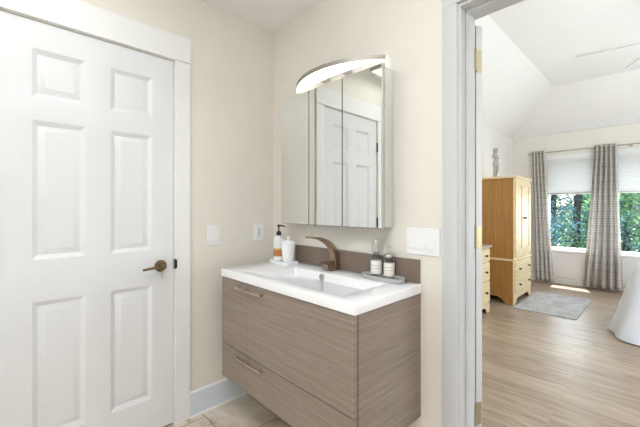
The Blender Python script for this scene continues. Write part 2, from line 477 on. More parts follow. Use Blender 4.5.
# six-panel door leaf, local: u along width, v up, front at w=0 facing +w
PU = [(.107, .305), (.406, .603)]
PV = [(.178, .793), (.978, 1.598), (1.698, 1.913)]
def door_leaf(mb, f, width, height, thick):
    us = sorted({0, width} | {x for p in PU for x in p}); vs = sorted({0, height} | {x for p in PV for x in p})
    for side, s in ((0, 1), (-thick, -1)):
        for i in range(len(us)-1):
            for j in range(len(vs)-1):
                u0, u1, v0, v1 = us[i], us[i+1], vs[j], vs[j+1]
                q = lambda e, d: [f(u0+e, v0+e, side-s*d), f(u1-e, v0+e, side-s*d), f(u1-e, v1-e, side-s*d), f(u0+e, v1-e, side-s*d)]
                if (u0, u1) in PU and (v0, v1) in PV:
                    rings = [q(0, 0), q(.002, .001), q(.021, .014), q(.023, .014), q(.046, .002), q(.048, .002)]
                    mb.loft(rings, cap=False)
                    mb.faces(rings[-1], [(0, 1, 2, 3)])
                else:
                    mb.faces(q(0, 0), [(0, 1, 2, 3)])
    a = [f(0, 0, 0), f(width, 0, 0), f(width, height, 0), f(0, height, 0)]
    b = [f(0, 0, -thick), f(width, 0, -thick), f(width, height, -thick), f(0, height, -thick)]
    mb.loft([a, b], cap=False)
    bmesh.ops.remove_doubles(mb.bm, verts=mb.bm.verts, dist=1e-5)

mb = MB(); door_leaf(mb, lambda u, v, w: (XD-.001+w, -.003+u, .012+v), .711, 2.033, .035)
d1 = struct(mb.build('door_1', M['door'], smooth=30)); origin(d1, (XD, -.003, .012))
hz = .903; hy = .64
h = MB().lathe([(.001, 0), (.031, 0), (.032, .003), (.030, .008), (.022, .011), (.012, .013), (.011, .045), (.013, .047), (.013, .060), (.009, .064), (.001, .064)], (XD-.0005, hy, hz), 'X', 28)
h.loft([[(XD+.054+dx*tw, yy, hz+zz+dz*th) for dx, dz in ((-1, -1), (1, -1), (1, 1), (-1, 1))] for yy, zz, tw, th in
        ((hy+.006, 0, .006, .008), (hy-.02, .001, .006, .008), (hy-.06, -.001, .005, .0065), (hy-.092, -.004, .0045, .006), (hy-.104, -.005, .003, .005))])
hh = h.build('door_handle', M['bronze'], d1, bevel=.0012)
k = MB().tube([(XD+.03, hy+.004, hz-.02), (XD+.012, hy+.006, hz-.045), (XD+.011, hy+.007, hz-.075)], .0016, 8)
k.build('handle_shadow_line', M['chrome'], d1)  # thin rod built in place of a shadow line below the handle
for z in (.29, 1.085, 1.80):
    hg = MB().tube([(XD+.006, -.0095, z-.045), (XD+.006, -.0095, z+.045)], .007, 10)
    hg.build('hinge', M['dark'], d1)
st = MB().box(XD+.0005, CX+.0016, .7125, .7185, hz-.025, hz+.03); st.prism([(CX, hz-.022), (CX+.0025, hz-.018), (CX+.0025, hz+.022), (CX, hz+.027)], 'Y', .7135, .7245)
st.build('strike_plate', M['black'], bpy.data.objects['trim_1'])

# bedroom door folded back behind the wall, its hinge edge and brass hinges showing
th2 = math.radians(158)
e2 = (math.cos(th2), math.sin(th2)); nrm = (math.sin(th2), -math.cos(th2))   # leaf direction, and normal of the edge-side face
P0 = (-.592, 1.553)
def leaf2(u, v, w_):
    return (P0[0]+e2[0]*u+nrm[0]*(.035+w_), P0[1]+e2[1]*u+nrm[1]*(.035+w_), .012+v)
mb = MB(); door_leaf(mb, leaf2, .711, 2.033, .035)
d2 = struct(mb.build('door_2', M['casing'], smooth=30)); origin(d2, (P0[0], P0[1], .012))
for z in (.29, 1.085, 1.885):
    hg = MB()
    q0 = leaf2(-.0015, 0, -.035); q1 = leaf2(-.0015, 0, -.004)
    a, b = leaf2(.002, 0, -.036), leaf2(.002, 0, -.006)
    zz0, zz1 = z-.05, z+.05
    hg.loft([[(a[0], a[1], zz0), (b[0], b[1], zz0), (q1[0], q1[1], zz0), (q0[0], q0[1], zz0)], [(a[0], a[1], zz1), (b[0], b[1], zz1), (q1[0], q1[1], zz1), (q0[0], q0[1], zz1)]])
    kx, ky = DX0+.0145, YB+.001
    for s in range(5):
        z0 = zz0+s*.02
        hg.tube([(kx, ky, z0+.0008), (kx, ky, z0+.0192)], .0068, 12)
    hg.lathe([(.001, 0), (.004, .001), (.004, .005), (.001, .007)], (kx, ky, zz1), 'Z', 10)
    hg.build('hinge', M['brass'], d2)

# windows (frame, sill, pane)
for i, (a, b) in enumerate(WIN):
    w = MB()
    w.box(a, a+.03, BY+.03, BY+.10, Z0, Z1).box(b-.03, b, BY+.03, BY+.10, Z0, Z1).box(a+.03, b-.03, BY+.03, BY+.10, Z1-.03, Z1).box(a+.03, b-.03, BY+.03, BY+.10, Z0, Z0+.035)
    f = struct(w.build('window_%d' % (i+1), M['white'], bevel=.002))
    B(a+.03, b-.03, BY+.060, BY+.066, Z0+.035, Z1-.03).build('pane', M['pane'], f)
w = MB().box(-1.43, .38, BY-.022, BY, Z1, Z1+.075)
struct(w.build('trim_10', M['white'], bevel=.003))
struct(B(-1.43, -1.36, BY-.02, BY, Z0, Z1).build('trim_11', M['white'], bevel=.003))
struct(B(-.70, -.50, BY-.02, BY, Z0, Z1).build('trim_12', M['white'], bevel=.003))
struct(B(.30, .38, BY-.02, BY, Z0, Z1).build('trim_13', M['white'], bevel=.003))
w = MB().box(-1.46, .41, BY-.05, BY+.03, Z0-.03, Z0).box(-1.43, .38, BY-.018, BY, Z0-.11, Z0-.03)
struct(w.build('trim_14', M['white'], bevel=.003))
struct(B(-1.43, .38, BY-.016, BY, .10, Z0-.11).build('trim_15', M['white'], bevel=.003))
# unseen eave added to limit the sun patch on the bedroom floor
struct(B(-4, 4, 6.66, 6.87, 2.46, 2.6).build('sun_limit_eave', M['white']))

# ================================================================== VANITY
FY = .925
VX0, VX1 = -1.766, -.780
v = thing('vanity_cabinet', (-1.275, 1.399, .262), 'wall hung taupe wood grain vanity cabinet under the white sink top', 'cabinet')
b = MB().box(VX0, VX0+.018, FY+.0245, YV-.001, .262, .829).box(VX1-.018, VX1, FY+.0245, YV-.001, .262, .829)
b.box(VX0+.018, VX1-.018, FY+.02, YV-.001, .262, .28).box(VX0+.018, VX1-.018, YV-.015, YV-.001, .28, .829)
b.build('cabinet_body', M['vanity'], v, bevel=.0012)
XS = -1.497
B(VX0+.02, VX1-.02, FY+.0195, FY+.03, .285, .825).build('drawer_gap_shade', M['vanity_dark'], v)  # dark sheet added as the shade behind the drawer gaps
def pull(x0, x1, z, par):
    p = MB().box(x0, x1, FY-.024, FY-.015, z-.0045, z+.0045).box(x0+.004, x0+.012, FY-.015, FY+.001, z-.0035, z+.0035).box(x1-.012, x1-.004, FY-.015, FY+.001, z-.0035, z+.0035)
    return p.build('handle', M['handle'], par, bevel=.0015)
for (x0, x1, z0, z1, hx0, hx1, hz_) in ((VX0, XS-.0001, .4545, .8265, -1.591, -1.5005, .796), (XS+.0001, VX1, .4545, .8265, -1.4935, -1.352, .796),
                                  (VX0, XS-.0001, .264, .4505, -1.591, -1.5005, .425), (XS+.0001, VX1, .264, .4505, -1.4935, -1.352, .425)):
    f = B(x0, x1, FY, FY+.0185, z0, z1).build('drawer_front', M['vanity'], v, bevel=.0004)
    pull(hx0, hx1, hz_, f)

# white ceramic sink top with sunken basin
TZ = .872
tx0, tx1, ty0, ty1 = -1.772, -.772, .918, YV-.0005
sk = thing('sink_countertop', (-1.275, 1.399, .83), 'white ceramic sink top with sunken rectangular basin on the wood vanity', 'sink')
bx0, bx1, by0, by1 = -1.515, -.895, .985, 1.262
def rrect(x0, x1, y0, y1, r, z, n=5):
    out = []
    for cx, cy, a0 in ((x1-r, y1-r, 0), (x0+r, y1-r, PI/2), (x0+r, y0+r, PI), (x1-r, y0+r, 1.5*PI)):
        for i in range(n+1):
            a = a0+PI/2*i/n; out.append((cx+r*math.cos(a), cy+r*math.sin(a), z))
    return out
m_ = MB()
rings = [rrect(tx0+.004, tx1-.004, ty0+.004, ty1-.004, .004, .8300), rrect(tx0, tx1, ty0, ty1, .006, .833), rrect(tx0, tx1, ty0, ty1, .006, TZ-.004), rrect(tx0+.0012, tx1-.0012, ty0+.0012, ty1-.0012, .006, TZ-.001), rrect(tx0+.004, tx1-.004, ty0+.004, ty1-.004, .006, TZ)]
rings += [rrect(bx0-.006, bx1+.006, by0-.006, by1+.006, .014, TZ), rrect(bx0-.001, bx1+.001, by0-.001, by1+.001, .013, TZ-.0025), rrect(bx0+.002, bx1-.004, by0+.002, by1-.002, .012, TZ-.008),
          rrect(bx0+.016, bx1-.05, by0+.012, by1-.010, .014, TZ-.045), rrect(bx0+.030, bx1-.145, by0+.022, by1-.018, .02, TZ-.088), rrect(bx0+.042, bx1-.165, by0+.034, by1-.030, .02, TZ-.094)]
m_.loft(rings, cap=True)
# underside of the bowl is hidden inside the cabinet
m_.build('basin_top', M['porcelain'], sk, smooth=50)
MB().lathe([(.001, 0), (.017, 0), (.018, .002), (.017, .004), (.012, .0045), (.011, .002), (.001, .002)], (-1.285, 1.2545, .848), 'Y', 24).build('overflow_ring', M['chrome'], sk)
MB().lathe([(.001, 0), (.028, 0), (.029, .0015), (.026, .004), (.001, .005)], (-1.29, 1.135, TZ-.0945), 'Z', 24).build('drain', M['chrome'], sk)

# backsplash
o = B(-1.668, -.782, YV-.012, YV+.0005, TZ+.0002, .982).build('backsplash', M['taupe'], bevel=.0015)
tag(o, 'low taupe backsplash strip along the wall behind the faucet', 'backsplash')

# faucet
fc = thing('faucet', (-1.295, 1.35, TZ), 'brushed bronze arched faucet at the back of the white sink', 'faucet')
# centre line in (y, z), thickness across the arc, width along x
path = [(1.366, .872, .022, .021), (1.368, .90, .021, .021), (1.368, .935, .019, .0205), (1.360, .968, .017, .020), (1.342, .998, .0145, .0195), (1.314, 1.024, .012, .019), (1.282, 1.043, .0095, .0185),
        (1.246, 1.056, .0075, .018), (1.206, 1.064, .006, .0175), (1.168, 1.067, .005, .017), (1.155, 1.066, .0045, .0165)]
rings = []
for i, (y, z, t, wd) in enumerate(path):
    a = path[max(i-1, 0)]; c2 = path[min(i+1, len(path)-1)]
    dy, dz = c2[0]-a[0], c2[1]-a[1]; L = math.hypot(dy, dz); ny, nz = dz/L, -dy/L
    if i == 0: ny, nz = 1, 0
    rings.append([(-1.295-wd, y-ny*t, z-nz*t), (-1.295+wd, y-ny*t, z-nz*t), (-1.295+wd, y+ny*t, z+nz*t), (-1.295-wd, y+ny*t, z+nz*t)])
MB().loft(rings).build('spout', M['nickel'], fc, bevel=.003, seg=3, smooth=40)
B(-1.3165, -1.2735, 1.322, 1.384, TZ+.0003, TZ+.009).build('base_plate', M['nickel'], fc, bevel=.0015)
hd = MB().box(-1.3145, -1.2755, 1.288, 1.345, TZ+.009, TZ+.040)
hd.build('handle_block', M['nickel'], fc, bevel=.003)
lv = MB().loft([[(-1.295+sx*wd, y, z+sz*.0035) for sx, sz in ((-1, -1), (1, -1), (1, 1), (-1, 1))] for y, z, wd in ((1.345, TZ+.047, .017), (1.30, TZ+.045, .017), (1.262, TZ+.052, .014), (1.235, TZ+.058, .010))])
lv.build('lever', M['nickel'], fc, bevel=.0015)

# left tray with soap bottle and lidded jar
o = MB().loft([rrect(-1.758, -1.585, 1.248, 1.345, .01, TZ+.0003), rrect(-1.760, -1.583, 1.246, 1.347, .01, TZ+.004), rrect(-1.760, -1.583, 1.246, 1.347, .01, TZ+.018),
               rrect(-1.757, -1.586, 1.249, 1.344, .009, TZ+.0185), rrect(-1.754, -1.589, 1.252, 1.341, .008, TZ+.0155)]).build('vanity_tray', M['porcelain'], smooth=50)
origin(o, (-1.67, 1.296, TZ))
tag(o, 'small white rectangular tray under the soap bottle and lidded jar', 'tray')
ZT = TZ+.0158
sb = thing('soap_bottle', (-1.718, 1.292, ZT), 'clear soap bottle with black pump and orange label beside white jar', 'soap bottle')
sbm = label_mat('white_soap_orange_label', [(0, (236, 236, 234)), (.026, (188, 122, 74)), (.068, (206, 196, 142)), (.080, (226, 228, 226))])
MB().lathe([(.001, 0), (.030, 0), (.0345, .003), (.035, .01), (.035, .115), (.034, .128), (.028, .145), (.015, .156), (.0135, .160), (.001, .160)], (-1.718, 1.292, ZT), 'Z', 32).build('bottle_body', sbm, sb, smooth=60)
p = MB().lathe([(.001, .158), (.016, .158), (.016, .176), (.013, .181), (.006, .184), (.0045, .188), (.0045, .212), (.010, .213), (.011, .222), (.007, .226), (.001, .226)], (-1.718, 1.292, ZT), 'Z', 20)
p.tube([(-1.718, 1.292, ZT+.219), (-1.700, 1.302, ZT+.2195), (-1.684, 1.310, ZT+.216), (-1.680, 1.312, ZT+.210)], [.006, .0055, .0045, .004], 10)
p.build('pump', M['black'], sb, smooth=50)
jr = thing('lidded_jar', (-1.636, 1.303, ZT), 'white ceramic lidded jar beside the black pump soap bottle', 'jar')
jb = MB()
prof = [(.001, 0), (.031, 0), (.033, .003)]
jb.lathe(prof+[(.034+.011*(i/10)**.8, .006+.099*i/10) for i in range(11)]+[(.044, .108), (.001, .108)], (-1.636, 1.303, ZT), 'Z', 40)
jb.build('jar_body', M['porcelain'], jr, smooth=50)
MB().lathe([(.001, .108), (.045, .108), (.047, .110), (.047, .114), (.042, .122), (.028, .130), (.010, .134), (.006, .138), (.009, .143), (.010, .148), (.007, .153), (.001, .155)], (-1.636, 1.303, ZT), 'Z', 40).build('lid', M['porcelain'], jr, smooth=50)

# right oval glass tray with two bottles
TXC, TYC = -.950, 1.338
def oval(rx, ry, z, n=48):
    return [(TXC+rx*math.copysign(abs(math.cos(2*PI*i/n))**.75, math.cos(2*PI*i/n)), TYC+ry*math.copysign(abs(math.sin(2*PI*i/n))**.8, math.sin(2*PI*i/n)), z) for i in range(n)]
o = MB().loft([oval(.110, .045, TZ+.0003), oval(.117, .048, TZ+.006), oval(.120, .050, TZ+.022), oval(.117, .047, TZ+.022), oval(.114, .044, TZ+.018)]).build('glass_tray', paint('frosted_grey_glass', (178, 180, 178), .12, 4, 0, .6), smooth=60)
origin(o, (TXC, TYC, TZ))
tag(o, 'oval grey glass tray under two labelled bottles on the sink top', 'tray')
ZR = TZ+.0183
lab = label_mat('cream_paper_label', [(0, (236, 232, 224)), (.014, (240, 237, 230)), (.030, (206, 200, 190)), (.033, (240, 237, 230)), (.044, (196, 190, 180)), (.047, (240, 237, 230))])
b1 = thing('glass_bottle', (-1.002, 1.360, ZR), 'clear glass bottle with tall clear stopper on oval tray, cream label', 'bottle')
MB().lathe([(.001, 0), (.027, 0), (.0285, .003), (.0285, .084), (.027, .090), (.020, .096), (.016, .099), (.016, .112), (.001, .112)], (-1.002, 1.360, ZR), 'Z', 32).build('bottle_glass', M['clear'], b1, smooth=60)
MB().lathe([(.001, .004), (.0289, .004), (.0289, .070), (.001, .070)], (-1.002, 1.360, ZR), 'Z', 32).build('label', lab, b1)
MB().lathe([(.001, .112), (.020, .112), (.022, .118), (.023, .150), (.025, .155), (.025, .168), (.023, .171), (.001, .171)], (-1.002, 1.360, ZR), 'Z', 28).build('stopper', glass('frosted_stopper', (240, 240, 238), .25, 1.6), b1, smooth=50)
b2 = thing('pump_dispenser', (-.925, 1.357, ZR), 'small glass dispenser with silver pump on oval tray, cream label', 'dispenser')
MB().lathe([(.001, 0), (.024, 0), (.0258, .003), (.0258, .086), (.025, .090), (.016, .094), (.012, .100), (.001, .100)], (-.925, 1.357, ZR), 'Z', 32).build('bottle_glass', M['clear'], b2, smooth=60)
MB().lathe([(.001, .004), (.0262, .004), (.0262, .066), (.001, .066)], (-.925, 1.357, ZR), 'Z', 32).build('label', lab, b2)
p = MB().lathe([(.001, .092), (.0235, .092), (.0245, .094), (.0245, .104), (.022, .107), (.006, .109), (.004, .113), (.004, .135), (.008, .136), (.008, .144), (.001, .146)], (-.925, 1.357, ZR), 'Z', 20)
p.tube([(-.925, 1.357, ZR+.141), (-.931, 1.348, ZR+.142), (-.934, 1.344, ZR+.139)], [.004, .0035, .003], 8)
p.build('pump', M['chrome'], b2, smooth=50)

# ================================================================== MIRROR CABINET + LAMP
mx0, mx1, my, mz0, mz1 = -1.712, -.925, 1.305, 1.122, 1.908
mc = thing('mirror_cabinet', (-1.318, YV, mz0), 'mirrored medicine cabinet with three doors on the wall above the sink', 'cabinet')
B(mx0+.004, mx1-.004, my+.020, YV, mz0+.004, mz1-.012).build('cabinet_body', M['alu'], mc, bevel=.001)
B(mx1-.0040, mx1-.0015, my+.022, YV-.001, mz0+.006, mz1-.016).build('side_mirror', M['mirror'], mc)
ws = [mx0, -1.4445, -1.1825, mx1]
for i in range(3):
    x0, x1 = ws[i]+(.0015 if i else 0), ws[i+1]-(.0015 if i < 2 else 0)
    d = B(x0, x1, my+.004, my+.0185, mz0, mz1).build('door', M['edge'], mc, bevel=.0004)
    B(x0+.002, x1-.002, my, my+.0042, mz0+.002, mz1-.002).build('mirror_pane', M['mirror'], d)
B(mx1-.0075, mx1+.0006, my-.0006, my+.019, mz0-.0006, mz1+.0006).build('edge_strip', M['alu'], mc, bevel=.0006)
B(mx0+.012, mx1-.012, my+.0186, my+.0205, mz0+.012, mz1-.02).build('door_gap_shade', M['vanity_dark'], mc)  # dark sheet added as the shade between the mirror doors

lp = thing('vanity_lamp', (-1.28, YV, 1.955), 'lit crescent shaped vanity lamp with metal rim above the mirror cabinet', 'wall lamp')
LX0, LX1, LYB, SAG, LZ = -1.640, -.958, 1.376, .146, 1.958
N = 40
def arc(x0, x1, yb, sag, n=N):
    c = (x0+x1)/2; hw = (x1-x0)/2
    R = (hw*hw+sag*sag)/(2*sag); out = []
    a = math.asin(hw/R)
    for i in range(n+1):
        t = -a+2*a*i/n
        out.append((c+R*math.sin(t), yb-(R*math.cos(t)-(R-sag))))
    return out
def crescent(x0, x1, yb, sag, sag2, z0, z1):
    o_ = arc(x0, x1, yb, sag); i_ = arc(x0, x1, yb, sag2)
    m = MB()
    ro = [(x, y) for x, y in o_]; ri = [(x, y) for x, y in i_]
    rings = []
    for k in range(N+1):
        (xo, yo), (xi, yi) = ro[k], ri[k]
        yi = max(yi, yo+.004)
        rings.append([(xo, yo, z0), (xi, yi, z0), (xi, yi, z1), (xo, yo, z1)])
    return m.loft(rings)
crescent(LX0+.004, LX1-.004, LYB, SAG-.004, .032, LZ, LZ+.012).build('diffuser', M['lamp'], lp, smooth=40)
rim = MB(); o_ = arc(LX0, LX1, LYB, SAG); i_ = arc(LX0+.003, LX1-.003, LYB, SAG-.0035)
rim.loft([[(o_[k][0], o_[k][1], LZ-.002), (i_[k][0], i_[k][1], LZ-.002), (i_[k][0], i_[k][1], LZ+.020), (o_[k][0], o_[k][1], LZ+.020)] for k in range(N+1)])
rim.build('rim', M['rim'], lp, smooth=40)
crescent(LX0+.003, LX1-.003, LYB, SAG-.0035, .032, LZ+.012, LZ+.018).build('top_plate', M['alu'], lp, smooth=40)
for bx_ in (-1.41, -1.24):
    B(bx_, bx_+.05, LYB-.045, YV, LZ+.004, LZ+.024).build('wall_bracket', M['chrome'], lp, bevel=.002)

# ceiling light near the door, seen in the mirror
cl = thing('ceiling_light', (-1.58, -.07, ZC), 'square white ceiling light with metal edge seen in the mirror corner', 'ceiling light')
w = MB().box(-1.82, -1.81, -.33, .24, ZC-.03, ZC).box(-1.25, -1.24, -.33, .24, ZC-.03, ZC).box(-1.81, -1.25, -.33, -.32, ZC-.03, ZC).box(-1.81, -1.25, .23, .24, ZC-.03, ZC)
w.build('frame', M['chrome'], cl)
B(-1.81, -1.25, -.32, .23, ZC-.022, ZC-.002).build('diffuser', M['panel'], cl)

# ================================================================== SWITCHES, OUTLET
def plate_x(name, y0, y1, z0, z1, label, cat):
    t_ = thing(name, (XD, (y0+y1)/2, (z0+z1)/2), label, cat)
    B(XD, XD+.006, y0, y1, z0, z1).build('plate', M['plastic'], t_, bevel=.002)
    return t_
t_ = plate_x('light_switch', .910, .990, .992, 1.115, 'single white rocker light switch beside the white door', 'light switch')
B(XD+.006, XD+.0068, .932, .968, 1.018, 1.090).build('rocker_surround', M['plastic'], t_)
MB().prism([(XD+.0065, 1.021), (XD+.0125, 1.021), (XD+.009, 1.054), (XD+.0085, 1.087), (XD+.0065, 1.087)], 'Y', .934, .966).build('rocker', M['plastic'], t_, bevel=.0008)
t_ = plate_x('wall_outlet', 1.236, 1.314, .995, 1.117, 'white duplex wall outlet near the corner above the soap bottle', 'outlet')
B(XD+.006, XD+.0085, 1.257, 1.293, 1.020, 1.092).build('socket_face', M['plastic'], t_, bevel=.001)
for zc in (1.038, 1.074):
    s_ = MB()
    for dy in (-.007, .007): s_.box(XD+.0083, XD+.0088, 1.275+dy-.0016, 1.275+dy+.0016, zc-.001, zc+.009)
    s_.lathe([(.0001, 0), (.0032, 0), (.0032, .0005), (.0001, .0005)], (XD+.0083, 1.275, zc-.008), 'X', 12)
    s_.build('slots', M['black'], t_)
B(XD+.0083, XD+.0098, 1.270, 1.280, 1.0535, 1.0585).build('test_button', M['dark'], t_)
t_ = thing('triple_light_switch', (-.769, YV, 1.066), 'triple white rocker switch plate between mirror cabinet and doorway', 'light switch')
B(-.852, -.686, YV-.006, YV, 1.005, 1.128).build('plate', M['plastic'], t_, bevel=.002)
for xc in (-.815, -.769, -.723):
    B(xc-.0185, xc+.0185, YV-.0068, YV-.006, 1.030, 1.102).build('rocker_surround', M['plastic'], t_)
    MB().prism([(YV-.0065, 1.033), (YV-.0125, 1.033), (YV-.009, 1.066), (YV-.0085, 1.099), (YV-.0065, 1.099)], 'X', xc-.0165, xc+.0165).build('rocker', M['plastic'], t_, bevel=.0008)

# ================================================================== BEDROOM
# armoire
AX0, AX1, AY0, AY1 = BX+.015, -1.322, 4.632, 5.372
ar = thing('armoire', (-1.58, 5.0, 0), 'tall pine armoire with two doors above two drawers', 'armoire')
B(AX0, AX1, AY0+.018, AY1-.018, .572, 1.60).build('upper_case', M['pine_shaded'], ar, bevel=.003)
B(AX0, AX1+.028, AY0-.006, AY1+.006, 1.60, 1.627).build('cornice', M['pine'], ar, bevel=.004)
lc = MB().box(AX0, AX1, AY0, AY1, .125, .55)
lc.prism([(AX0, 0), (AX0+.09, 0), (AX0+.13, .06), (AX0+.18, .085), (AX1-.18, .085), (AX1-.13, .06), (AX1-.09, 0), (AX1, 0), (AX1, .125), (AX0, .125)], 'Y', AY0, AY0+.02)
lc.prism([(AX0, 0), (AX0+.09, 0), (AX0+.13, .06), (AX0+.18, .085), (AX1-.18, .085), (AX1-.13, .06), (AX1-.09, 0), (AX1, 0), (AX1, .125), (AX0, .125)], 'Y', AY1-.02, AY1)
lc.build('lower_case', M['pine_shaded'], ar, bevel=.002)
MB().prism([(AY0, 0), (AY0+.07, 0), (AY0+.10, .05), (AY0+.15, .075), (AY1-.15, .075), (AY1-.10, .05), (AY1-.07, 0), (AY1, 0), (AY1, .135), (AY0, .135)], 'X', AX1, AX1+.014).build('foot_rail', M['pine'], ar, bevel=.002)
B(AX0, AX1+.024, AY0-.012, AY1+.012, .55, .572).build('waist_moulding', M['pine'], ar, bevel=.004)
fr = MB().box(AX1, AX1+.008, AY0+.018, AY1-.018, .572, 1.60)
fr.build('face_frame', M['pine'], ar)
B(AX1, AX1+.008, AY0, AY1, .135, .55).build('drawer_frame', M['pine'], ar)
def knob(x, y, z, par, r=.014):
    return MB().lathe([(.001, 0), (r*.55, 0), (r*.45, .008), (r*.9, .016), (r, .022), (r*.7, .028), (.001, .030)], (x, y, z), 'X', 16).build('knob', M['dark'], par, smooth=60)
ym = (AY0+AY1)/2
for s, (y0, y1) in enumerate(((AY0+.045, ym-.002), (ym+.002, AY1-.045))):
    d = MB(); x = AX1+.008
    z0, z1 = .60, 1.578
    d.box(x, x+.018, y0, y0+.06, z0, z1).box(x, x+.018, y1-.06, y1, z0, z1).box(x, x+.018, y0+.06, y1-.06, z1-.07, z1).box(x, x+.018, y0+.06, y1-.06, z0, z0+.09)
    d.loft([[(x+.004, y0+.06, z0+.09), (x+.004, y1-.06, z0+.09), (x+.004, y1-.06, z1-.07), (x+.004, y0+.06, z1-.07)],
            [(x+.013, y0+.095, z0+.125), (x+.013, y1-.095, z0+.125), (x+.013, y1-.095, z1-.105), (x+.013, y0+.095, z1-.105)]])
    o = d.build('door', M['pine'], ar, bevel=.0015)
    knob(x+.018, (y1-.03) if s == 0 else (y0+.03), 1.09, o)
for z0, z1 in ((.352, .535), (.150, .338)):
    o = B(AX1+.008, AX1+.026, AY0+.03, AY1-.03, z0, z1).build('drawer', M['pine'], ar, bevel=.004)
    for yy in (AY0+.17, AY1-.17): knob(AX1+.026, yy, (z0+z1)/2, o)

# figurine on the armoire
fgx, fgy, fgz = -1.585, 4.82, 1.6272
def skin_figure(name, joints, edges, radii, mat_, sub=2):
    me = bpy.data.meshes.new(name); me.from_pydata(joints, edges, [])
    o = bpy.data.objects.new(name, me); COL.objects.link(o)
    sk_ = o.modifiers.new('skin', 'SKIN'); sk_.use_smooth_shade = True
    for i, r in enumerate(radii):
        me.skin_vertices[0].data[i].radius = (r, r) if not isinstance(r, tuple) else r
    me.skin_vertices[0].data[0].use_root = True
    s = o.modifiers.new('sub', 'SUBSURF'); s.levels = sub; s.render_levels = sub
    me.materials.append(mat_)
    return o
# local: facing +x/-y, height .40 m; joints (right = towards +y)
J = [(0, 0, .205), (.004, 0, .235), (.0, 0, .265), (-.004, 0, .295), (-.002, 0, .318), (.004, 0, .335), (.010, 0, .352), (.014, 0, .372), (.010, 0, .390),   # pelvis, waist, chest, shoulders base, neck, head
     (.004, .022, .190), (.020, .020, .115), (-.004, .016, .020), (.022, .017, .006),       # front bent leg
     (.0, -.022, .190), (.004, -.020, .110), (-.012, -.018, .020), (.014, -.019, .006),     # straight leg
     (-.004, .040, .302), (-.010, .060, .262), (.030, .030, .252),                       # arms folded
     (-.004, -.040, .302), (-.010, -.060, .262), (.032, -.026, .266)]
E_ = [(0, 1), (1, 2), (2, 3), (3, 4), (4, 5), (5, 6), (6, 7), (7, 8), (0, 9), (9, 10), (10, 11), (11, 12), (0, 13), (13, 14), (14, 15), (15, 16), (3, 17), (17, 18), (18, 19), (3, 20), (20, 21), (21, 22)]
R_ = [.030, .024, .029, .026, .013, .014, .023, .025, .016, .027, .019, .011, .008, .027, .019, .011, .008, .014, .012, .009, .014, .012, .009]
fg = skin_figure('figurine', J, E_, R_, M['stone'])
fg.location = (fgx, fgy, fgz); fg.rotation_euler = (0, 0, math.radians(-15))
tag(fg, 'pale stone standing figurine with folded arms on top of the armoire', 'figurine')
hr = MB().lathe([(.001, .30), (.012, .302), (.022, .32), (.027, .345), (.028, .37), (.024, .388), (.012, .400), (.001, .402)], (-.004, 0, 0), 'Z', 16)
ho = hr.build('hair', M['stone'], None, smooth=60); ho.parent = fg
bs_ = MB().lathe([(.001, -.0), (.045, 0), (.047, .003), (.044, .008), (.001, .009)], (.004, 0, 0), 'Z', 24).build('base', M['stone'], None); bs_.parent = fg
for vtx in fg.data.vertices: vtx.co.z += .006

# dresser
DX_, DY0, DY1 = -1.445, 3.25, 4.155
dr = thing('dresser', (-1.65, 3.7, 0), 'low pine dresser with dark knobs between doorway edge and armoire', 'dresser')
B(BX+.015, DX_, DY0, DY1, .10, .762).build('case', M['pine_shaded'], dr, bevel=.002)
B(BX+.015, DX_+.035, DY0-.015, DY1+.015, .762, .787).build('top', M['dresser_top'], dr, bevel=.003)
B(DX_, DX_+.008, DY0, DY1, .10, .762).build('face_frame', M['pine'], dr)
MB().prism([(DY0, 0), (DY0+.08, 0), (DY0+.11, .05), (DY0+.16, .07), (DY1-.16, .07), (DY1-.11, .05), (DY1-.08, 0), (DY1, 0), (DY1, .115), (DY0, .115)], 'X', DX_, DX_+.014).build('foot_rail', M['pine'], dr, bevel=.002)
for y0 in (DY0, DY1-.02):
    MB().prism([(BX+.015, 0), (BX+.09, 0), (BX+.14, .07), (DX_-.12, .07), (DX_-.08, 0), (DX_, 0), (DX_, .10), (BX+.015, .10)], 'Y', y0, y0+.02).build('foot_bracket', M['pine_shaded'], dr)
for z0, z1 in ((.605, .742), (.385, .590), (.135, .370)):
    o = B(DX_+.008, DX_+.026, DY0+.025, DY1-.025, z0, z1).build('drawer', M['pine'], dr, bevel=.004)
    for yy in (DY0+.2, DY1-.16): knob(DX_+.026, yy, (z0+z1)/2, o)

# rug
o = MB().loft([rrect(-1.285, -.668, 4.515, 5.62, .012, .0005), rrect(-1.288, -.665, 4.512, 5.623, .012, .004), rrect(-1.285, -.668, 4.515, 5.62, .012, .009)]).build('rug', M['rug'])
tag(o, 'rectangular grey woven rug on the floor in front of the armoire', 'rug')

# curtain rod and curtains
RY, RZ = 6.425, 2.125
rd = thing('curtain_rod', (-1.57, RY, RZ), 'thin grey metal curtain rod above the bedroom windows', 'curtain rod')
MB().tube([(-1.575, RY, RZ), (1.0, RY, RZ)], .010, 12).build('rod', M['chrome'], rd)
MB().lathe([(.001, -.03), (.014, -.027), (.018, -.015), (.016, -.004), (.010, 0), (.010, .004)], (-1.575, RY, RZ), 'X', 16).build('finial', M['chrome'], rd)
for x in (-1.555, -.34, .55):
    MB().box(x-.008, x+.008, RY, BY+.0005, RZ-.006, RZ+.004).lathe([(.001, 0), (.022, 0), (.022, .006), (.001, .006)], (x, BY, RZ), 'Y', 16).build('bracket', M['chrome'], rd)

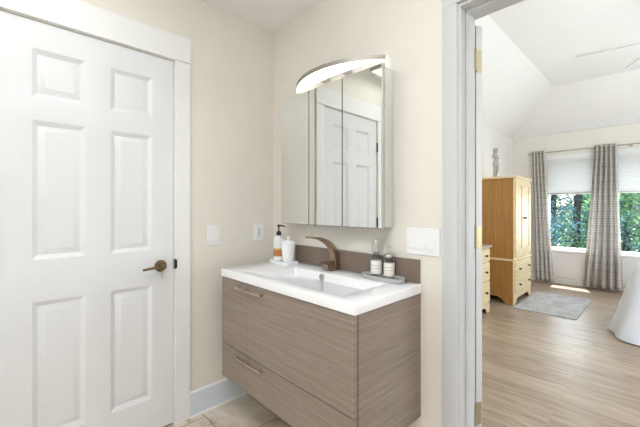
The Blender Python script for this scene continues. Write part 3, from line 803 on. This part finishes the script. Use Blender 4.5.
def curtain(name, top, bot, zb, folds, label, depth, seed):
    rs = random.Random(seed)
    t_ = thing(name, ((top[0]+top[1])/2, RY, RZ), label, 'curtain')
    NU, NV = folds*16, 44
    ph = [rs.uniform(-.5, .5) for _ in range(folds+2)]
    bm = bmesh.new(); uv = bm.loops.layers.uv.new('UVMap'); g = []
    zt = RZ+.035
    for j in range(NV+1):
        s = j/NV; z = zt+(zb-zt)*s
        e = s**1.1
        row = []
        for i in range(NU+1):
            u = i/NU
            x = (top[0]+(top[1]-top[0])*u)*(1-e)+(bot[0]+(bot[1]-bot[0])*u)*e
            k = u*folds; wob = ph[int(k)]*(1-(k % 1))+ph[int(k)+1]*(k % 1)
            a = (depth[0]*(1-s)+depth[1]*s)*(1+.5*wob*s)
            y = RY+a*math.sin(2*PI*(k+.25*wob*s))
            x += .012*s*math.sin(4*PI*k+1.3)
            row.append(bm.verts.new((x-t_.location.x, y-t_.location.y, z-t_.location.z)))
        g.append(row)
    wid = folds*.21
    for j in range(NV):
        for i in range(NU):
            f = bm.faces.new((g[j][i], g[j][i+1], g[j+1][i+1], g[j+1][i])); f.smooth = True
            for lp_, (a, b) in zip(f.loops, ((i, j), (i+1, j), (i+1, j+1), (i, j+1))):
                lp_[uv].uv = (a/NU*wid, -b/NV*(zt-zb))
    me = bpy.data.meshes.new('drape'); bm.to_mesh(me); bm.free()
    o = bpy.data.objects.new('drape', me); COL.objects.link(o); o.parent = t_
    me.materials.append(M['curtain'])
    so = o.modifiers.new('solid', 'SOLIDIFY'); so.thickness = .003; so.offset = 0
    # metal grommets where the fabric crosses the rod
    for k in range(folds*2):
        x = top[0]+(top[1]-top[0])*(k*.5+.0)/folds + (top[1]-top[0])/(folds*60)
        ring = []
        gm = MB()
        for q in range(20):
            A = 2*PI*q/20
            ring.append([(x+dx, RY+(.018+dr_)*math.cos(A), RZ+(.018+dr_)*math.sin(A)) for dx, dr_ in ((-.004, 0), (.004, 0), (.004, .006), (-.004, .006))])
        ring.append(ring[0])
        gm.loft(ring, cap=False).build('grommet', M['chrome'], t_)
    return t_
curtain('curtain', (-1.545, -1.365), (-1.50, -1.25), .035, 4, 'narrow grey patterned curtain hanging next to the pine armoire', (.028, .028), 3)
curtain('curtain', (-.735, -.480), (-.880, -.430), .030, 5, 'wide flared grey patterned curtain hanging between the two windows', (.036, .046), 11)

# cellular shades
for i, (a, b) in enumerate(WIN):
    t_ = thing('window_shade', ((a+b)/2, BY+.01, Z1), ['white cellular shade half lowered in the window beside the armoire', 'white cellular shade half lowered in the window above the bed'][i], 'window shade', 'white shades in the bedroom windows')
    m_ = MB(); zt, zb, k = Z1-.03, 1.462, 26
    pts = []
    for q in range(k*2+1):
        pts.append((BY+.012+(.006 if q % 2 else -.006), zt+(zb-zt)*q/(k*2)))
    poly = pts+[(y+.010, z) for y, z in reversed(pts)]
    m_.loft([[(a+.004, y, z) for y, z in poly], [(b-.004, y, z) for y, z in poly]])
    m_.build('fabric', M['blind'], t_, smooth=0)
    B(a+.002, b-.002, BY-.004, BY+.029, Z1-.03, Z1-.0005).build('head_rail', M['white'], t_, bevel=.002)
    B(a+.004, b-.004, BY-.002, BY+.026, 1.44, 1.462).build('bottom_rail', M['alu'], t_, bevel=.002)

# bed with draped white bedspread
bd = thing('bed', (.9, 5.0, 0), 'bed under a white bedspread that hangs to the floor', 'bed')
EX0, EX1, EY0, EY1 = -.185, 1.95, 4.20, 5.75
def perim(r, off, n=160):
    """points and outward normals on a rounded rectangle grown by off"""
    out = []
    w_, h_ = EX1-EX0-2*r, EY1-EY0-2*r
    L = [h_, r*PI/2, w_, r*PI/2, h_, r*PI/2, w_, r*PI/2]; tot = sum(L)
    for i in range(n):
        s = tot*i/n; k = 0
        while s > L[k]: s -= L[k]; k += 1
        if k == 0: p, nn = (EX0, EY1-r-s), (-1, 0)
        elif k == 1: a = PI+s/r; nn = (math.cos(a), math.sin(a)); p = (EX0+r+r*nn[0], EY0+r+r*nn[1])
        elif k == 2: p, nn = (EX0+r+s, EY0), (0, -1)
        elif k == 3: a = 1.5*PI+s/r; nn = (math.cos(a), math.sin(a)); p = (EX1-r+r*nn[0], EY0+r+r*nn[1])
        elif k == 4: p, nn = (EX1, EY0+r+s), (1, 0)
        elif k == 5: a = s/r; nn = (math.cos(a), math.sin(a)); p = (EX1-r+r*nn[0], EY1-r+r*nn[1])
        elif k == 6: p, nn = (EX1-r-s, EY1), (0, 1)
        else: a = PI/2+s/r; nn = (math.cos(a), math.sin(a)); p = (EX0+r+r*nn[0], EY1-r+r*nn[1])
        out.append((p[0], p[1], nn[0], nn[1], i/n))
    return out
P_ = perim(.13, 0, 220)
lay = [(-.55, .735, 0), (-.20, .735, 0), (-.07, .728, 0), (-.02, .708, 0), (.012, .670, 0), (.030, .60, .2), (.055, .48, .5), (.085, .34, .8), (.125, .18, 1), (.165, .06, 1.2), (.178, .012, 1.25)]
m_ = MB()
rings = []
for off, z, wv in lay:
    ring = []
    for (x, y, nx, ny, s) in P_:
        wob = wv*(.020*math.sin(2*PI*s*31)+.014*math.sin(2*PI*s*17+1.1)+.010*math.sin(2*PI*s*53+.4))
        k = off+wob
        if off < -.3:
            cx, cy = (EX0+EX1)/2, (EY0+EY1)/2
            ring.append((x*.45+cx*.55, y*.45+cy*.55, z)); continue
        ring.append((x+nx*k, y+ny*k, z))
    rings.append(ring)
m_.loft(rings).build('bedspread', M['spread'], bd, smooth=70)
hb = MB().box(1.99, 2.05, 4.15, 5.80, 0, 1.2); hb.build('headboard', M['pine_shaded'], bd, bevel=.01)

# ceiling fan
HX_, HY_, HZ = .07, 3.96, 2.62
fn = thing('ceiling_fan', (HX_, HY_, CZ), 'white ceiling fan with thin blades under the bedroom ceiling', 'ceiling fan')
MB().lathe([(.001, CZ), (.07, CZ), (.065, CZ-.04), (.02, CZ-.06), (.014, CZ-.07), (.014, HZ+.09), (.001, HZ+.09)][::-1], (HX_, HY_, 0), 'Z', 24).build('downrod', M['alu'], fn)
MB().lathe([(.001, HZ-.09), (.06, HZ-.088), (.10, HZ-.06), (.115, HZ-.01), (.115, HZ+.05), (.09, HZ+.085), (.03, HZ+.095), (.001, HZ+.095)], (HX_, HY_, 0), 'Z', 28).build('motor', M['alu'], fn, smooth=60)
def fan_blade(ang):
    ca, sa = math.cos(ang), math.sin(ang)
    m_ = MB(); rings = []
    for r, hw in ((.10, .03), (.16, .03), (.20, .045), (.45, .052), (.62, .050), (.645, .040), (.655, .02)):
        tilt = -.22
        q = []
        for w_, t in ((-hw, -.004), (hw, -.004), (hw, .004), (-hw, .004)):
            q.append((HX_+ca*r-sa*w_, HY_+sa*r+ca*w_, HZ+w_*tilt+t))
        rings.append(q)
    return m_.loft(rings).build('blade', M['blade'], fn, bevel=.001)
for k in range(5):
    fan_blade(math.radians(191+72*k))

# ================================================================== OUTSIDE: woodland beyond the windows
def leafmat(name, dark, light_):
    m, n, l, b, t = tr_mat(name, light_, .3)
    oi = n.new('ShaderNodeObjectInfo')
    v = coords(n, l)
    c_ = ramp(n, l, noise(n, l, v, 2.2, 3), [(.35, dark), (.65, light_)])
    l.new(c_, b.inputs['Base Color']); l.new(c_, t.inputs[0])
    return m
M['leaf_blue'] = leafmat('blue_green_leaves', (62, 104, 118), (132, 174, 186))
M['leaf_green'] = leafmat('fresh_green_leaves', (62, 104, 64), (118, 160, 108))
M['bark'] = wood('dark_bark', (38, 36, 36), (58, 54, 52), (80, 76, 72), (6, 6, 1), .9)
o = MB(); o.faces([(-30, 6.7, -.7), (30, 6.7, -.7), (30, 14, -1.0), (-30, 14, -1.0), (30, 40, 0), (-30, 40, 0)], [(0, 1, 2, 3), (3, 2, 4, 5)])
struct(o.build('ground', paint('forest_floor', (112, 134, 112), .95, 25, .3, .1, 1.5)))
def foliage(mb, rs, n, fx, size):
    for _ in range(n):
        c_ = Vector(fx(rs)); s = rs.uniform(*size)
        d = Vector((rs.gauss(0, 1), rs.gauss(0, 1), rs.gauss(0, .6))).normalized()
        a = d.orthogonal().normalized(); b_ = d.cross(a)
        L_ = a*s; Wd = b_*s*.45
        mb.faces([tuple(c_-L_), tuple(c_+Wd), tuple(c_+L_), tuple(c_-Wd)], [(0, 1, 2, 3)])
def tree(loc, h, seed, leaf, label, nleaf, r, low):
    rs = random.Random(seed)
    t_ = thing('tree', loc, label, 'tree', 'woodland trees beyond the bedroom windows')
    m_ = MB()
    bend = rs.uniform(-.25, .25)
    pts = [(loc[0]+bend*(k/6)**2, loc[1]+.1*math.sin(k+seed), loc[2]-.1+h*k/6) for k in range(7)]
    m_.tube(pts, [.13*(1-.12*k) for k in range(7)], 9)
    tips = []
    for k in range(12):
        s = low+(1-low)*k/12+.02
        p = Vector((loc[0]+bend*s*s, loc[1], loc[2]+h*s)); a = rs.uniform(0, 2*PI); ln = r*rs.uniform(.6, 1.0)*(1.1-.6*s)
        q = p+Vector((math.cos(a)*ln, math.sin(a)*ln, rs.uniform(.1, .6)*ln))
        mid_ = (p+q)/2+Vector((0, 0, -.05))
        m_.tube([p, mid_, q], [.035, .022, .008], 6); tips += [mid_, q, q]
    m_.build('trunk', M['bark'], t_, smooth=50)
    f = MB()
    def fx(rs_):
        p = rs_.choice(tips); sg = r*.26
        return (p.x+rs_.gauss(0, sg), p.y+rs_.gauss(0, sg), p.z+rs_.gauss(0, sg*.9))
    foliage(f, rs, nleaf*2, fx, (.035, .075))
    f.build('foliage', leaf, t_, smooth=0)
    return t_
TB = tree((-4.3, 15.0, -1.0), 7.5, 1, M['leaf_blue'], 'blue green woodland tree with a dark slim trunk beyond the windows', 2600, 1.5, .08)
TG = tree((-1.6, 14.2, -1.0), 5.0, 5, M['leaf_green'], 'bushy fresh green woodland tree beyond the bedroom windows', 2600, 1.5, .03)
rs = random.Random(4)
pos = []
for row, (yy, step) in enumerate(((12.6, 2.1), (15.2, 1.7), (17.5, 1.7), (20.5, 1.5), (24.0, 1.4))):
    x = -8.5+row*.6
    while x < 4.5:
        pos.append((x+rs.uniform(-.4, .4), yy+rs.uniform(-.6, .6), row)); x += step
for x, y, row in pos:
    z = -1.0+max(0, y-14)*.0385
    src = TG if (row == 0 and rs.random() < .2) or (rs.random() < .15 and x > -2.5) else TB
    t_ = dup(src, (x, y, z-.02), rs.uniform(0, 6.28))
    s = rs.uniform(.8, 1.15); t_.scale = (s, s, s)
